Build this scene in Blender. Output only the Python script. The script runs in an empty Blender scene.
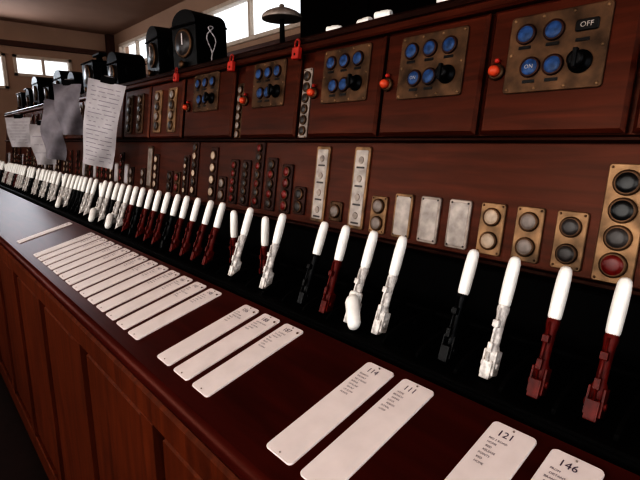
import bpy, bmesh, math, random
from mathutils import Matrix, Vector
random.seed(7)
H=1.35
# ---------------------------------------------------------------- materials
def nodes(name):
    m=bpy.data.materials.new(name); m.use_nodes=True
    nt=m.node_tree; b=nt.nodes['Principled BSDF']; return m,nt,b
def mat(name,col,rough=.5,metal=0,noise=0.0,nscale=40,bump=0.0,coat=0.0,spec=None):
    m,nt,b=nodes(name)
    b.inputs['Roughness'].default_value=rough; b.inputs['Metallic'].default_value=metal
    b.inputs['Coat Weight'].default_value=coat
    if spec is not None: b.inputs['Specular IOR Level'].default_value=spec
    tc=nt.nodes.new('ShaderNodeTexCoord'); n=nt.nodes.new('ShaderNodeTexNoise')
    n.inputs['Scale'].default_value=nscale; n.inputs['Detail'].default_value=5
    nt.links.new(tc.outputs['Object'],n.inputs['Vector'])
    r=nt.nodes.new('ShaderNodeValToRGB')
    r.color_ramp.elements[0].position=.3; r.color_ramp.elements[1].position=.7
    c=Vector(col[:3]); k=noise
    r.color_ramp.elements[0].color=(*(c*(1-k)),1); r.color_ramp.elements[1].color=(*(c*(1+k*.5)),1)
    nt.links.new(n.outputs['Fac'],r.inputs['Fac']); nt.links.new(r.outputs['Color'],b.inputs['Base Color'])
    if bump:
        bp=nt.nodes.new('ShaderNodeBump'); bp.inputs['Strength'].default_value=bump; bp.inputs['Distance'].default_value=.002
        nt.links.new(n.outputs['Fac'],bp.inputs['Height']); nt.links.new(bp.outputs['Normal'],b.inputs['Normal'])
    return m
def wood(name,dark,light,rough=.28,scale=(1.2,14,14),spec=.3):
    m,nt,b=nodes(name)
    tc=nt.nodes.new('ShaderNodeTexCoord'); mp=nt.nodes.new('ShaderNodeMapping')
    mp.inputs['Scale'].default_value=scale
    n=nt.nodes.new('ShaderNodeTexNoise'); n.inputs['Scale'].default_value=4; n.inputs['Detail'].default_value=8; n.inputs['Distortion'].default_value=.6
    n2=nt.nodes.new('ShaderNodeTexNoise'); n2.inputs['Scale'].default_value=1.3
    nt.links.new(tc.outputs['Object'],mp.inputs['Vector']); nt.links.new(mp.outputs[0],n.inputs['Vector'])
    nt.links.new(tc.outputs['Object'],n2.inputs['Vector'])
    r=nt.nodes.new('ShaderNodeValToRGB')
    r.color_ramp.elements[0].position=.30; r.color_ramp.elements[1].position=.75
    r.color_ramp.elements[0].color=(*dark,1); r.color_ramp.elements[1].color=(*light,1)
    nt.links.new(n.outputs['Fac'],r.inputs['Fac'])
    mx=nt.nodes.new('ShaderNodeMixRGB'); mx.blend_type='MULTIPLY'; mx.inputs[0].default_value=.5
    nt.links.new(r.outputs['Color'],mx.inputs[1]); nt.links.new(n2.outputs['Fac'],mx.inputs[2])
    nt.links.new(mx.outputs[0],b.inputs['Base Color'])
    b.inputs['Roughness'].default_value=rough; b.inputs['Specular IOR Level'].default_value=spec
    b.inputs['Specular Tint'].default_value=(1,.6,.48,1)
    bp=nt.nodes.new('ShaderNodeBump'); bp.inputs['Strength'].default_value=.12; bp.inputs['Distance'].default_value=.001
    nt.links.new(n.outputs['Fac'],bp.inputs['Height']); nt.links.new(bp.outputs['Normal'],b.inputs['Normal'])
    return m
MAHOG=wood('mahogany',(.048,.0125,.0065),(.125,.031,.015),rough=.36,spec=.32)
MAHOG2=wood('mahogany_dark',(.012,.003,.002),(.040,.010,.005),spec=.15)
DESK=wood('desk_mahogany',(.070,.011,.007),(.115,.019,.012),rough=.36,scale=(1,9,9),spec=.22)
CAB=wood('cabinet_wood',(.095,.024,.009),(.20,.052,.017),rough=.5,scale=(12,12,1),spec=.2)
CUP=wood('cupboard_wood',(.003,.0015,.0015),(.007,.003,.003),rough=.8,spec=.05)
BRASS=mat('aged_brass',(.26,.165,.095),.5,.55,.65,30,.25)
BRASSD=mat('dull_brass',(.115,.066,.037),.5,.6,.65,30,.2)
BRONZE=mat('dark_bronze',(.045,.015,.010),.5,.4,.5,30)
SILV=mat('tarnished_nickel',(.32,.27,.24),.5,.4,.45,40,.1)
PALE=mat('pale_insert',(.42,.37,.34),.5,0,.35,50)
BLACK=mat('black_enamel',(.003,.003,.004),.4,0,.3,30,spec=.25)
IRON=mat('black_iron',(.003,.0025,.0025),.65,0,.4,60,.2,spec=.12)
SLOT=mat('slot_black',(.001,.001,.001),.9,spec=.05)
WHITE=mat('white_enamel',(.87,.85,.81),.35,0,.08,60,.1,coat=.15)
WHITE2=mat('chipped_white_paint',(.70,.66,.63),.45,0,.5,110,.6)
RED=mat('red_enamel',(.125,.010,.006),.45,0,.65,60,.3,spec=.3)
LRED=mat('red_lock_paint',(.40,.035,.022),.5,0,.4,40)
ORANGE=mat('orange_lamp',(.60,.10,.04),.4,0,.3,60)
LABEL=mat('ivory_plate',(.80,.72,.70),.5,0,.06,30)
INK=mat('engraved_ink',(.07,.045,.08),.6)
BLUE=mat('blue_lens',(.035,.085,.20),.4,0,.6,90,spec=.3)
REDL=mat('red_lens',(.16,.009,.007),.3,0,.4,60,spec=.4)
GREYL=mat('grey_lens',(.24,.20,.18),.4,0,.4,50,spec=.4)
DARKL=mat('dark_lens',(.045,.037,.035),.35,0,.5,60,spec=.4)
BLKL=mat('black_lens',(.006,.006,.007),.3,0,.3,60,spec=.4)
CREAML=mat('cream_lens',(.46,.36,.28),.4,0,.35,60)
STEEL=mat('steel',(.30,.29,.30),.42,.8,.3,60)
PAPER=mat('paper',(.45,.42,.43),.85,0,.14,20)
BUNDLE=mat('grey_paper',(.24,.22,.24),.85,0,.3,14)
PINK=mat('faint_ink',(.20,.18,.21),.8)
CREAM=mat('cream_wall_paint',(.40,.27,.20),.8,0,.08,3)
CEIL=mat('ceiling_paint',(.34,.22,.165),.85,0,.08,3)
TRIM=mat('brown_trim_paint',(.09,.036,.023),.5,0,.2,20)
FRAMEW=mat('white_window_paint',(.60,.50,.42),.5,0,.1,20)
LINO=mat('floor_lino',(.025,.010,.008),.6,0,.3,15)
GLASS,nt_,b_=nodes('window_glass'); b_.inputs['Transmission Weight'].default_value=1; b_.inputs['Roughness'].default_value=0; b_.inputs['IOR'].default_value=1.01

# ---------------------------------------------------------------- builder
I=Matrix.Identity(4)
class B:
    def __init__(s): s.bm=bmesh.new(); s.m=[]
    def mi(s,m):
        if m not in s.m: s.m.append(m)
        return s.m.index(m)
    def face(s,vs,m,smooth=False):
        try: f=s.bm.faces.new(vs)
        except ValueError: return
        f.material_index=s.mi(m); f.smooth=smooth
    def ring(s,M,pts): return [s.bm.verts.new(M@Vector(p)) for p in pts]
    def loops(s,M,rings,m,smooth=False,cap0=True,cap1=True):
        rs=[s.ring(M,r) for r in rings]
        for a,b in zip(rs,rs[1:]):
            n=len(a)
            for i in range(n): s.face([a[i],a[(i+1)%n],b[(i+1)%n],b[i]],m,smooth)
        if cap0: s.face(rs[0][::-1],m)
        if cap1: s.face(rs[-1],m)
    def box(s,M,x0,x1,y0,y1,z0,z1,m,bev=0.0):
        b=min(bev,(x1-x0)/2.1,(y1-y0)/2.1,(z1-z0)/2.1)
        def rect(o,z): return [(x0+o,y0+o,z),(x1-o,y0+o,z),(x1-o,y1-o,z),(x0+o,y1-o,z)]
        if b<=0: s.loops(M,[rect(0,z0),rect(0,z1)],m)
        else: s.loops(M,[rect(b,z0),rect(0,z0+b),rect(0,z1-b),rect(b,z1)],m)
    def rrect(s,M,cx,cy,w,h,z0,z1,r,m,bev=.001,seg=5):
        def ring(o,z):
            out=[]
            for qx,qy,a0 in ((1,1,0),(-1,1,90),(-1,-1,180),(1,-1,270)):
                for i in range(seg+1):
                    a=math.radians(a0+90*i/seg); rr=max(r-o,.0002)
                    out.append((cx+qx*(w/2-r)+rr*math.cos(a),cy+qy*(h/2-r)+rr*math.sin(a),z))
            return out
        s.loops(M,[ring(0,z0),ring(0,z1-bev),ring(bev,z1)],m)
    def lathe(s,M,prof,m,seg=16,ky=1.0,smooth=True):
        rings=[[(r*math.cos(2*math.pi*i/seg),ky*r*math.sin(2*math.pi*i/seg),z) for i in range(seg)] for z,r in prof]
        s.loops(M,rings,m,smooth)
    def rod(s,M,p0,p1,r0,r1,m,seg=12,round_=False):
        p0=Vector(p0);p1=Vector(p1);d=p1-p0;L=d.length
        R=d.to_track_quat('Z','Y').to_matrix().to_4x4()
        T=M@Matrix.Translation(p0)@R
        if round_: prof=[(0,r0*.3),(r0*.3,r0*.8),(r0*.8,r0),(L-r1*.8,r1),(L-r1*.3,r1*.8),(L,r1*.3)]
        else: prof=[(0,r0),(L,r1)]
        s.lathe(T,prof,m,seg)
    def tube(s,M,pts,r,m,seg=8):
        for a,b in zip(pts,pts[1:]): s.rod(M,a,b,r,r,m,seg)
    def lens(s,M,cx,cy,z,r,rim,lm,seg=20):
        T=M@Matrix.Translation((cx,cy,z))
        s.lathe(T,[(0,r*1.2),(.003,r*1.2),(.0045,r*1.1),(.0045,r*1.0)],rim,seg)
        s.lathe(T,[(.003,r*1.03),(.005,r*.9),(.0057,r*.5),(.0059,r*.1)],lm,seg)
    def screw(s,M,cx,cy,z,r=.0022,m=None):
        s.lathe(M@Matrix.Translation((cx,cy,z)),[(0,r),(.0008,r*.9),(.0014,r*.4)],m or BRASSD,8)
    def text(s,M,txt,size,m,align='CENTER'):
        cu=bpy.data.curves.new('t','FONT'); cu.body=txt; cu.size=size; cu.align_x=align; cu.align_y='CENTER'; cu.resolution_u=2
        ob=bpy.data.objects.new('t',cu); bpy.context.scene.collection.objects.link(ob)
        dg=bpy.context.evaluated_depsgraph_get(); dg.update()
        me=bpy.data.meshes.new_from_object(ob.evaluated_get(dg))
        vs=[s.bm.verts.new(M@v.co) for v in me.vertices]
        for p in me.polygons: s.face([vs[i] for i in p.vertices],m)
        bpy.data.objects.remove(ob); bpy.data.curves.remove(cu); bpy.data.meshes.remove(me)
    def done(s,name,M=None):
        me=bpy.data.meshes.new(name)
        bmesh.ops.recalc_face_normals(s.bm,faces=s.bm.faces)
        s.bm.to_mesh(me); s.bm.free()
        for m in s.m: me.materials.append(m)
        o=bpy.data.objects.new(name,me); bpy.context.scene.collection.objects.link(o)
        if M is not None: o.matrix_world=M
        return o
def frame(origin,ux,uy,uz):
    M=Matrix.Identity(4)
    for i,v in enumerate((ux,uy,uz)):
        for j in range(3): M[j][i]=v[j]
    for j in range(3): M[j][3]=origin[j]
    return M
tp=math.radians(8); PAN=frame((0,.765,H-.152),(1,0,0),(0,math.sin(tp),math.cos(tp)),(0,-math.cos(tp),math.sin(tp)))
td=math.radians(15.5); DSK=frame((0,.286,H-.3634),(1,0,0),(0,math.cos(td),math.sin(td)),(0,-math.sin(td),math.cos(td)))
def bz(z): return (z+.152)/math.cos(tp)
XL,XR=-5.4,.6

# ---------------------------------------------------------------- room
CZ=H+1.4
def wall(name,axis,pos,a0,a1,wins,thick=.12,m=CREAM,sign=1):
    b=B()
    def bx(u0,u1,z0,z1):
        if u1-u0<1e-4 or z1-z0<1e-4: return
        p0,p1=(pos,pos+thick) if sign>0 else (pos-thick,pos)
        if axis=='y': b.box(I,u0,u1,p0,p1,z0,z1,m)
        else: b.box(I,p0,p1,u0,u1,z0,z1,m)
    u=a0
    for (w0,w1,z0,z1) in sorted(wins):
        bx(u,w0,0,CZ); bx(w0,w1,0,z0); bx(w0,w1,z1,CZ); u=w1
    bx(u,a1,0,CZ); b.done(name)
wn=[0]
def window(axis,pos,w0,w1,z0,z1,nv=2,nh=1,sign=1):
    wn[0]+=1; b=B(); f=.035
    def bx(u0,u1,a,c,m,d0=-.02,d1=.06):
        p0,p1=(pos+d0,pos+d1) if sign>0 else (pos-d1,pos-d0)
        if axis=='y': b.box(I,u0,u1,p0,p1,a,c,m,.004)
        else: b.box(I,p0,p1,u0,u1,a,c,m,.004)
    bx(w0,w0+f,z0,z1,FRAMEW);bx(w1-f,w1,z0,z1,FRAMEW);bx(w0,w1,z0,z0+f,FRAMEW);bx(w0,w1,z1-f,z1,FRAMEW)
    for i in range(1,nv): 
        c=w0+(w1-w0)*i/nv; bx(c-.015,c+.015,z0+f,z1-f,FRAMEW,0,.04)
    for i in range(1,nh):
        c=z0+(z1-z0)*i/nh; bx(w0+f,w1-f,c-.015,c+.015,FRAMEW,0,.04)
    bx(w0+f,w1-f,z0+f,z1-f,GLASS,.018,.022)
    b.done('window_%d'%wn[0])
bw=[(-6.75,-5.63,H+.94,H+1.25),(-4.45,-2.85,H+.84,H+1.22)]
wall('wall_back','y',2.4,-7.12,2.5,bw)
ew=[(.1,1.12,H+.62,H+1.03),(1.2,1.85,H+.78,H+1.03)]
wall('wall_left','x',-7.0,-2.12,2.4,ew,sign=-1)
fw=[(-5.6,-4.0,1.0,2.35),(-3.6,-2.0,1.0,2.35),(-1.6,0.0,1.0,2.35),(.4,2.0,1.0,2.35)]
wall('wall_front','y',-2.0,-7.12,2.5,fw,sign=-1)
for w in bw: window('y',2.4,*w,nv=2)
for w in ew: window('x',-7.0,*w,nv=2,nh=1,sign=-1)
for w in fw: window('y',-2.0,*w,nv=2,nh=2,sign=-1)
b=B(); b.box(I,-7.12,2.5,-2.12,2.52,-.1,0,LINO); b.done('floor')
b=B(); b.box(I,-7.12,2.5,-2.12,2.52,CZ,CZ+.1,CEIL); b.done('ceiling')
b=B(); b.box(I,-6.998,-6.96,-2,2.28,H+1.12,H+1.18,TRIM,.005); b.done('trim_1')
b=B(); b.box(I,-6.998,-6.93,2.30,2.398,0.002,CZ-.002,TRIM,.005); b.done('trim_2')
b=B(); b.box(I,-6.9,-2.45,2.375,2.399,H+.74,H+.79,TRIM,.005); b.done('trim_3')
b=B()
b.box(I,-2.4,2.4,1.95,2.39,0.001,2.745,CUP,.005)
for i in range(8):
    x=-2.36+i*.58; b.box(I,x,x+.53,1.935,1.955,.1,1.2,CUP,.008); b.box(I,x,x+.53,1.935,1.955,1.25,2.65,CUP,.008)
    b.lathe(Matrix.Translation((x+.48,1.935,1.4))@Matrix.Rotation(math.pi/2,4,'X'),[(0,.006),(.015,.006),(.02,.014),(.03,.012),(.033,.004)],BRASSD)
b.done('tall_cupboard')

# ---------------------------------------------------------------- desk cabinet
b=B()
def dd(y): return (y-.286)/math.cos(td)
y0,y1=dd(.249),dd(.484)
prof=[(y1,-.034),(y0+.008,-.034),(y0+.002,-.029),(y0,-.02),(y0+.0015,-.009),(y0+.007,-.002),(y0+.015,0),(y1,0)]
rl=[DSK@Vector((XL,p,q)) for p,q in prof]; rr=[DSK@Vector((XR,p,q)) for p,q in prof]
va=[b.bm.verts.new(p) for p in rl]; vb=[b.bm.verts.new(p) for p in rr]
for i in range(len(prof)):
    j=(i+1)%len(prof); b.face([va[i],va[j],vb[j],vb[i]],DESK,1<=i<=5)
b.face(va,DESK); b.face(vb[::-1],DESK)
ft=H-.425
b.box(I,XL+.02,XR-.02,.285,.484,.08,ft,CAB)
b.box(I,XL+.02,XR-.02,.31,.484,0,.08,BLACK)
b.box(I,XL+.01,XR-.01,.262,.30,ft-.05,ft+.008,CAB,.006)
b.box(I,XL+.01,XR-.01,.266,.286,.08,.17,CAB,.004)
x=XR-.02
while x>XL+.1:
    b.box(I,x-.055,x,.266,.286,.17,ft-.05,CAB,.004)
    x2=x-.44
    b.box(I,x2+.02,x-.075,.274,.287,.19,ft-.07,CAB,.010)
    x=x2
b.done('lever_frame_desk')

# description plates on the desk
words=['DOWN MAIN','UP MAIN','HOME','STARTER','TO SIDING','FROM','INNER','DISTANT','UP SLOW','BRANCH','RELEASE','POINTS','LOCK','SHUNT','SIGNAL','NO 2 ROAD','BAY','GROUND FRAME','RED','LOOP']
labx=[.117,.052,-.013,-.078,-.143,-.208,-.338,-.403,-.598,-.663,-.728]+[-.866-.0655*i for i in range(14)]+[-2.0]
for k,x in enumerate(labx):
    b=B(); L=.19; c0=L/2+.001
    b.rrect(DSK,x,c0,.050,L,.0003,.0028,.006,LABEL,.0006)
    T=DSK@Matrix.Translation((x,0,.0030))
    num=str(random.randint(100,189))
    b.text(T@Matrix.Translation((-.004,L-.014,0)),num,.0125,INK)
    nl=random.randint(5,8)
    for i in range(nl):
        b.text(T@Matrix.Translation((-.018+random.uniform(0,.004),L-.025-i*.0060,0)),random.choice(words),.0038,INK,'LEFT')
    if 8<=k<=24: b.rod(T,(.019,L-.010,.0),(.019,L-.010,.001),.0020,.0020,BRASSD,8)
    for sy in (.006,L-.004): b.screw(DSK,x,sy,.0028,.0012,SILV)
    b.done('lever_description_plate')

# ---------------------------------------------------------------- black iron lever bed
PITCH=.0642
def lx(n): return -.159-PITCH*n
NL=78
b=B()
b.box(I,XL,XR,.495,.735,0,H-.305,IRON,.003)
b.box(I,XL,XR,.495,.508,H-.306,H-.300,IRON,.002)
b.box(I,XL,XR,.728,.752,H-.31,H-.214,IRON,.003)
for n in range(-10,NL):
    x=lx(n)
    b.box(I,x-.011,x+.011,.53,.70,H-.3052,H-.3045,SLOT)
    xm=x-PITCH/2
    ring=[]
    for s_ in (-.0025,.0025):
        ring.append([(xm+s_,.615+.095*math.cos(a),H-.306+.026*math.sin(a)) for a in [math.pi*i/12 for i in range(13)]])
    b.loops(I,ring,IRON)
    b.rod(I,(xm-.006,.60,H-.29),(xm+.006,.60,H-.29),.007,.007,IRON,10)
b.rod(I,(XL,.66,H-.290),(XR,.66,H-.290),.005,.005,IRON,8)
b.done('lever_bed')

# ---------------------------------------------------------------- levers
def lever(n,kind,lean=20,by=.548,bzv=-.303,dx=0,collar=False):
    col={'R':RED,'W':WHITE2,'K':BLACK,'B':BLUE}[kind]
    b=B()
    b.box(I,-.0085,.0085,-.012,.012,-.006,.020,col,.002)
    b.box(I,-.0115,-.0085,-.008,.010,.0,.034,col,.001); b.box(I,.0085,.0115,-.008,.010,.0,.034,col,.001)
    b.rod(I,(-.0145,0,.014),(.0145,0,.014),.0045,.0045,col,10)
    b.lathe(I,[(.015,.0075),(.022,.0105),(.034,.0105),(.040,.0078),(.060,.0076),(.080,.0082),(.087,.0098),(.092,.0098),(.094,.0088),(.100,.0088)],col,14,1.1)
    b.rod(I,(.0,-.013,.018),(.0,-.0125,.090),.0022,.0022,col,8)
    b.box(I,-.005,.005,-.0155,-.004,.064,.074,col,.001)
    b.box(I,-.004,.004,-.016,-.010,.030,.044,col,.001)
    b.lathe(I,[(.094,.0086),(.097,.0098),(.105,.0102),(.122,.0106),(.142,.0104),(.153,.0096),(.158,.0080),(.1605,.0050),(.1615,.001)],WHITE,18,1.1)
    if collar:
        b.rod(I,(.004,-.020,.042),(.048,-.034,-.006),.0150,.0135,WHITE,14,True)
        b.lathe(Matrix.Translation((0,-.004,.030)),[(0,.013),(.003,.0145),(.018,.0145),(.021,.012)],WHITE,16)
    M=Matrix.Translation((lx(n)+dx,by,H+bzv))@Matrix.Rotation(-math.radians(lean),4,'X')@Matrix.Diagonal((.80,.84,1,1))
    b.done('signal_lever',M)
near={-4:'R',-3:'K',-2:'R',-1:'W',0:'R',1:'R',2:'W',3:'K',5:'W',6:'Wc',7:'R',8:'K',10:'W',11:'Rp',12:'W',13:'Rp',14:'R',15:'R',16:'R',17:'R',18:'K',19:'R',20:'R',21:'R',22:'K',23:'R',24:'W',25:'Wc',26:'K',27:'W',28:'Wc',36:'Wc'}
for n in range(-8,NL):
    if n in near: k=near[n]
    elif n<0: k=random.choice(['R','K','W'])
    elif n in (4,9): continue
    else: k=random.choice(['W','W','W','K','R','W'])
    jit=random.uniform(-1.2,1.2)
    if n>26 and random.random()<.12 and k=='W': lever(n,'W',4,.590,-.325)
    elif k.endswith('p'): lever(n,k[0],2+jit,.590,-.325)
    elif k.endswith('c'): lever(n,k[0],20+jit,collar=True)
    else: lever(n,k[0],20+jit)

# ---------------------------------------------------------------- instrument panel carcass
b=B()
zt=.232
b.box(PAN,XL,XR,bz(-.214),bz(zt),-.03,0,MAHOG)
b.box(I,XL,XR,.835,1.05,0,H+zt,MAHOG2)
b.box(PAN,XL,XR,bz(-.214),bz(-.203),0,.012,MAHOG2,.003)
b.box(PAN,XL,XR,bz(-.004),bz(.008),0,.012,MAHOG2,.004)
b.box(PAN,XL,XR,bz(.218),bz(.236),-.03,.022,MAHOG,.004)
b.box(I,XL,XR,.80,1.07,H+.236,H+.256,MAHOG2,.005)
edges=[(.252,.480),(.015,.243),(-.222,.006),(-.458,-.231),(-.695,-.467),(-.932,-.704),(-1.245,-.985),(-1.62,-1.30),(-1.925,-1.645),(-2.22,-1.945)]
x=-2.24
while x>XL+.3: edges.append((x-.30,x)); x-=.32
for e0,e1 in edges:
    b.box(PAN,e0,e1,bz(.010),bz(.216),0,.016,MAHOG,.006)
b.done('instrument_panel_board')

def indicator(cx,w=.152,h=.122,cz=.138,c=.016,lens_m=BLUE,txt=True):
    b=B(); cb=bz(cz)
    b.rrect(PAN,cx,cb,w,h,c+.0002,c+.004,.006,BRASSD,.001)
    sx=w/152*1000
    for ix,fx in enumerate((-.048,-.004,.040)):
        if txt and ix==2 and cx>-.5: 
            b.rrect(PAN,cx+fx*sx+.004,cb+.031,.032,.017,c+.004,c+.007,.003,BLKL,.001)
            b.text(PAN@Matrix.Translation((cx+fx*sx+.004,cb+.031,c+.0074)),'OFF',.011,PALE)
        else: b.lens(PAN,cx+fx*sx,cb+.031,c+.004,.0135,BRONZE,lens_m)
    for ix,fx in enumerate((-.034,.002,.042)):
        if ix==2:
            T=PAN@Matrix.Translation((cx+fx*sx,cb-.022,c+.004))
            b.lathe(T,[(0,.017),(.004,.017),(.006,.011),(.014,.010),(.016,.012),(.022,.012),(.024,.008)],BLACK,18)
            b.box(T,-.003,.003,-.014,.014,.018,.027,BLACK,.001)
        else:
            b.lens(PAN,cx+fx*sx,cb-.022,c+.004,.0135,BRONZE,lens_m)
            if txt and ix==0 and cx>-.7: b.text(PAN@Matrix.Translation((cx+fx*sx,cb-.022,c+.0102)),'ON',.009,PALE)
    for sy in (-1,0,1):
        for sxn in (-1,-.33,.33,1):
            if sy==0 and abs(sxn)<1: continue
            b.screw(PAN,cx+sxn*(w/2-.007),cb+sy*(h/2-.006),c+.004,.0028,BRASS)
    for fx in (-.048,-.004,.040): b.rrect(PAN,cx+fx*sx,cb+.0105,.020,.005,c+.004,c+.005,.001,BLKL,.0003)
    for fx in (-.034,.002): b.rrect(PAN,cx+fx*sx,cb-.044,.020,.005,c+.004,c+.005,.001,BLKL,.0003)
    b.done('route_indicator_plate')
mods=[(.366,.152),(.129,.152),(-.108,.152),(-.345,.152),(-.577,.15),(-.812,.15),(-1.112,.15),(-1.47,.17)]
for i,(cx,w) in enumerate(mods): indicator(cx,w,cz=.135+.005*max(0,i-3))
for cx in (-.20,-.437,-.680,-.915,-1.222,-1.59):
    b=B(); T=PAN@Matrix.Translation((cx,bz(.112),.020))
    b.lathe(T,[(-.0035,.0135),(.003,.0135),(.004,.010)],BRASSD,18)
    b.lathe(T,[(.003,.0095),(.012,.009),(.017,.006),(.019,.001)],ORANGE,16)
    b.lathe(T@Matrix.Translation((0,.018,0)),[(-.0035,.004),(.004,.004),(.006,.002)],LRED,10)
    b.done('push_button_lamp')

def strip(cx,z0,z1,n,lm,pm=BRASS,w=.050,r=.0135,c=0,name='indicator_lamp_strip',rim=None):
    b=B(); c0=(bz(z0)+bz(z1))/2; h=bz(z1)-bz(z0)
    b.rrect(PAN,cx,c0,w,h,c+.0002,c+.005,.005,pm,.0012)
    for i in range(n):
        m_=lm[i%len(lm)] if isinstance(lm,(list,tuple)) else lm
        b.lens(PAN,cx,c0+h*(.5-(i+.5)/n)*.92,c+.005,min(r,h/n*.36),rim or BRASSD,m_)
    for sx_ in (-1,1):
        for sy in (-1,1): b.screw(PAN,cx+sx_*(w/2-.005),c0+sy*(h/2-.005),c+.005,.002)
    b.done(name)
def blank(cx,z0,z1,w=.050,im=PALE,pm=SILV):
    b=B(); c0=(bz(z0)+bz(z1))/2; h=bz(z1)-bz(z0)
    b.rrect(PAN,cx,c0,w,h,.0002,.005,.005,pm,.0012)
    b.rrect(PAN,cx,c0,w*.80,h*.88,.005,.0058,.003,im,.0005)
    for sx_ in (-1,1):
        for sy in (-1,1): b.screw(PAN,cx+sx_*(w/2-.006),c0+sy*(h/2-.006),.0055,.002,DARKL)
    b.done('blanking_plate')
def px(m): return -.218-.0655*m
S0,S1=-.196,-.106
for m in range(-8,0): strip(px(m),S0,S1,2,random.choice([DARKL,GREYL]),BRASSD)
strip(px(0),-.203,-.032,4,[BLKL,BLKL,DARKL,REDL],BRASS,.054,.016)
strip(px(1),S0,S1,2,DARKL,BRASS,.046)
strip(px(2),S0,S1,2,GREYL,BRASS,.046)
strip(px(3),S0,S1,2,CREAML,BRASS,.046)
blank(px(4),S0,S1,.046); blank(px(5),S0,S1,.046); blank(px(6),S0,S1,.046,pm=BRASS)
strip(px(7),S0,S1-.01,2,GREYL,BRASS,.044)
def tall(cx):
    b=B()
    z0,z1=-.196,-.012; c0=(bz(z0)+bz(z1))/2; h=z1-z0
    b.rrect(PAN,cx,c0,.048,h,.0002,.005,.005,BRASS,.0012)
    b.rrect(PAN,cx,c0,.037,h*.92,.005,.0062,.003,PALE,.0006)
    for i in range(4): 
        b.lathe(PAN@Matrix.Translation((cx,c0+h*(.34-.226*i),.0062)),[(0,.008),(.0015,.007)],SILV,14)
        b.rrect(PAN,cx,c0+h*(.25-.226*i),.024,.004,.0062,.0068,.001,DARKL,.0003)
    b.done('lever_indicator_strip')
tall(px(8)); strip(px(9)-.002,-.186,-.140,1,GREYL,BRASSD,.042); tall(px(10))
strip(px(11)-.01,-.186,-.115,2,DARKL,BRONZE,.045)
strip(px(12)-.005,-.19,-.06,4,REDL,BRONZE,.046)
strip(px(13)-.01,-.19,-.045,5,[DARKL,REDL],BRONZE,.046)
strip(px(14)-.01,-.19,.0,7,[REDL,DARKL],BRONZE,.046)
strip(px(15)-.01,-.19,-.055,5,DARKL,BRONZE,.046)
strip(px(16)-.01,-.19,-.055,5,REDL,BRONZE,.046)
m=17
while px(m)>XL+.1:
    t=random.random(); x=px(m)-.01
    if m==26: blank(x,-.19,-.02,.05,SILV,BRASSD)
    elif m in (20,21): strip(x,-.19,.0 if m==20 else -.05,6,[DARKL,CREAML],BRONZE,.045)
    elif t<.35: strip(x,-.19,-.11,2,random.choice([DARKL,REDL,GREYL]),random.choice([BRASSD,BRONZE]),.046)
    elif t<.80: strip(x,-.19,random.choice([-.05,-.02]),4,random.choice([CREAML,REDL,DARKL]),BRONZE,.046)
    elif t<.92: blank(x,-.19,-.1,.048,PAPER)
    m+=1
strip(-.962,.005,.18,6,DARKL,SILV,.034,.010,c=.0,rim=BRASSD)
strip(-1.275,.0,.17,6,GREYL,BRASSD,.034,.010)
for x_ in (-1.72,-1.85,-2.03,-2.15): strip(x_,.03,.19,4,[GREYL,DARKL],BRASS if x_>-2 else BRASSD,.07,.016,c=.016)
x_=-2.4
while x_>XL+.2:
    strip(x_,.03,.19,random.choice([3,4]),random.choice([GREYL,CREAML,DARKL]),random.choice([BRASSD,BRONZE]),.07,.016,c=.016); x_-=.16

for cx,cz in ((-.985,.232),(-1.30,.236),(-1.68,.24)):
    b=B(); T=PAN@Matrix.Translation((cx,bz(cz)-.012,.030))@Matrix.Diagonal((.85,.85,.85,1))
    b.rrect(T,0,-.010,.032,.034,-.007,.007,.004,LRED,.002)
    pts=[(-.010,.006,0),(-.010,.020,0)]+[(-.010*math.cos(a),.020+.010*math.sin(a),0) for a in [math.pi*i/8 for i in range(1,8)]]+[(.010,.020,0),(.010,.006,0)]
    b.tube(T,pts,.003,LRED)
    b.lathe(T@Matrix.Translation((0,-.014,.007)),[(0,.004),(.001,.003)],BLACK,10)
    b.done('padlock')

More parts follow.
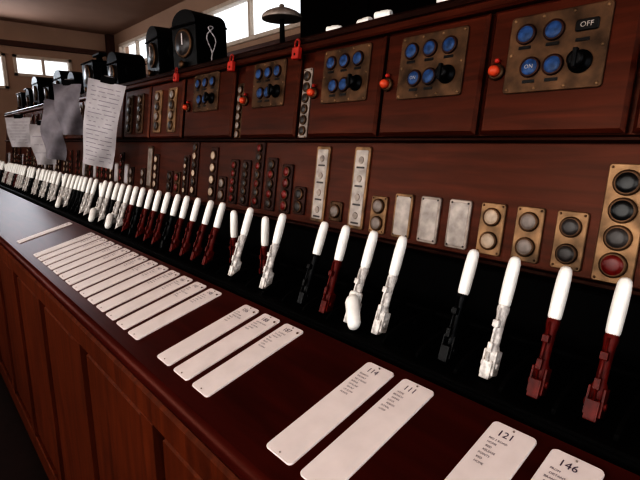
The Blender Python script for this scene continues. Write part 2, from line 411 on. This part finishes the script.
# ---------------------------------------------------------------- things on the shelf
ST=H+.2575
def collar(x,y,rot):
    b=B()
    prof=[(0,.009),(.002,.010),(.036,.010),(.038,.009)]
    b.lathe(Matrix.Rotation(math.pi/2,4,'Y'),prof,WHITE,16); b.rod(I,(.012,0,.009),(.030,0,.009),.0025,.0025,WHITE,8)
    b.done('lever_collar',Matrix.Translation((x,y,ST+.0101))@Matrix.Rotation(rot,4,'Z'))
for x,y,r in ((-.50,.83,.1),(-.60,.84,-.2),(-.76,.83,.3),(-.83,.85,0),(-.93,.84,.5),(-.40,.85,.2)): collar(x,y,r)
def block(x,y,w=.17,h=.2,d=.14,rot=0,hood=True):
    b=B()
    b.box(I,-w/2,w/2,-d/2,d/2,0,h*.82,BLACK,.006)
    b.box(I,-w/2-.008,w/2+.008,-d/2-.008,d/2+.008,0,.016,BLACK,.004)
    b.box(I,-w/2-.005,w/2+.005,-d/2-.005,d/2+.005,h*.80,h*.84,BLACK,.004)
    if hood:
        ring=[]
        for yy in (-d/2,d/2): ring.append([(w/2*math.cos(a),yy,h*.84+.05*math.sin(a)) for a in [math.pi*i/12 for i in range(13)]])
        b.loops(I,ring,BLACK)
    else:
        b.rod(I,(0,0,h*.84),(0,0,h*1.0),.02,.014,IRON,12); b.box(I,-w*.3,w*.3,-.02,.02,h*1.0,h*1.08,BLACK,.004)
    F=Matrix.Translation((0,-d/2,h*.5))@Matrix.Rotation(math.pi/2,4,'X')
    k=h/.2
    b.lathe(F,[(0,.052*k),(.006,.052*k),(.008,.045*k)],BRASSD,24); b.lathe(F,[(.003,.045*k),(.0085,.043*k),(.009,.01)],DARKL,24)
    b.box(F,-.002,.002,-.005,.035*k,.009,.011,LABEL)
    b.lathe(F@Matrix.Translation((0,-.075*k,0)),[(0,.01),(.012,.01),(.016,.014),(.022,.012),(.024,.004)],BRASSD,14)
    E=Matrix.Translation((w/2,0,h*.55))@Matrix.Rotation(math.pi/2,4,'Y')
    b.lathe(E,[(0,.036),(.012,.036),(.014,.028)],IRON,20); b.lathe(E,[(.005,.028),(.012,.020),(.013,.004)],DARKL,20)
    b.done('block_bell_instrument',Matrix.Translation((x,y,ST))@Matrix.Rotation(rot,4,'Z'))
block(-1.76,.93,.15,.20,rot=.15); block(-2.04,.93,.16,.19,rot=-.1)
for i,x in enumerate((-2.55,-2.95,-3.3,-3.62,-3.95,-4.3,-4.6,-4.95)): block(x,.93,.2 if i%2 else .15,(.15,.21,.13,.18)[i%4],hood=i%3!=1)
b=B()
b.lathe(I,[(0,.05),(.008,.05),(.012,.03),(.018,.008),(.10,.007),(.103,.012)],IRON,20)
b.lathe(Matrix.Translation((0,0,.10)),[(0,.060),(.004,.061),(.012,.058),(.020,.047),(.028,.028),(.032,.008),(.040,.008),(.043,.003)],SILV,24)
b.done('signal_bell',Matrix.Translation((-1.22,.92,ST)))
b=B()
pts=[(-1.60+.002*i,.88+.012*math.sin(i*.9),.005+.13*math.sin(math.pi*i/20)) for i in range(21)]
b.tube(Matrix.Translation((0,0,ST)),pts,.0025,PAPER); b.done('telephone_cable')

# ---------------------------------------------------------------- hanging papers
def sheet(name,M,w,h,curl,lines,mt=PAPER):
    b=B(); nx,ny=8,16; g=[]
    zf=lambda u,v: curl*(math.sin(v*3.0)*.6+.5*u*math.sin(v*5+u*3)+.12*math.sin(9*v+7*u))
    for j in range(ny+1):
        row=[]
        for i in range(nx+1):
            u=i/nx-.5; v=j/ny
            row.append(b.bm.verts.new(M@Vector((u*w*(1-.18*v),-v*h,zf(u,v)))))
        g.append(row)
    for j in range(ny):
        for i in range(nx): b.face([g[j][i],g[j+1][i],g[j+1][i+1],g[j][i+1]],mt,True)
    for l in range(lines):
        v=(l+1.5)/(lines+2)
        p=[]
        for i in range(13):
            u=-.40+.8*i/12; p.append((u*w*(1-.18*v),-v*h,zf(u,v)+.0015))
        for a,c in zip(p,p[1:]):
            if random.random()<.7: b.face([b.bm.verts.new(M@Vector(q)) for q in (a,c,(c[0],c[1]-.0022,c[2]),(a[0],a[1]-.0022,a[2]))],PINK)
    b.box(M,-.03,.03,-.006,.02,-.006,.008,IRON,.002); b.rod(M,(-.02,.02,0),(.02,.02,0),.005,.005,STEEL,10)
    b.done(name)
def pm(x,y,z,rz,tw=0):
    return Matrix.Translation((x,y,H+z))@Matrix.Rotation(rz,4,'Z')@Matrix.Rotation(math.pi/2,4,'X')@Matrix.Rotation(-tw,4,'Z')
sheet('hanging_train_register_sheet',pm(-2.04,.67,.230,.85,.22),.15,.34,.05,18)
sheet('hanging_train_register_sheet',pm(-2.20,.70,.215,.65,.10),.12,.30,.05,10)
sheet('hanging_paper_bundle',pm(-2.60,.67,.27,.9),.13,.24,.10,0,BUNDLE)
sheet('hanging_paper_bundle',pm(-2.78,.67,.20,.7,.2),.14,.30,.12,0,BUNDLE)
sheet('hanging_paper_bundle',pm(-3.3,.68,.10,.9),.14,.24,.08,3)
sheet('hanging_notice',pm(-3.9,.66,.16,.8),.18,.20,.04,8)

# ---------------------------------------------------------------- lights, world, camera
w=bpy.data.worlds.new('sky'); bpy.context.scene.world=w; w.use_nodes=True
bg=w.node_tree.nodes['Background']; bg.inputs[0].default_value=(.90,.95,1,1); bg.inputs[1].default_value=1.5
def area(name,loc,rot,sx,sy,e,col=(1,.97,.93)):
    l=bpy.data.lights.new(name,'AREA'); l.shape='RECTANGLE'; l.size=sx; l.size_y=sy; l.energy=e; l.color=col
    o=bpy.data.objects.new(name,l); o.location=loc; o.rotation_euler=rot; bpy.context.scene.collection.objects.link(o)
for i,(a,c,z0,z1) in enumerate(fw):
    area('window_daylight',((a+c)/2,-1.9,(z0+z1)/2),(math.radians(90),0,0),1.5,1.25,(8,14,24,16)[i],(1,.94,.87))
area('end_window_daylight',(-6.85,.75,H+.83),(math.radians(90),0,math.radians(-90)),1.3,.35,12,(.85,.92,1))
cam=bpy.data.cameras.new('camera'); co=bpy.data.objects.new('camera',cam); bpy.context.scene.collection.objects.link(co)
cam.sensor_width=36; cam.lens=473/640*36; cam.clip_start=.02
co.location=(0,0,H); co.rotation_euler=(math.radians(90-11.8),0,math.radians(48.7))
bpy.context.scene.camera=co
vs=bpy.context.scene.view_settings
vs.view_transform='Standard'
for lk in ('Very High Contrast','Standard - Very High Contrast','High Contrast'):
    try: vs.look=lk; print('LOOK',lk); break
    except Exception as e: print(e)
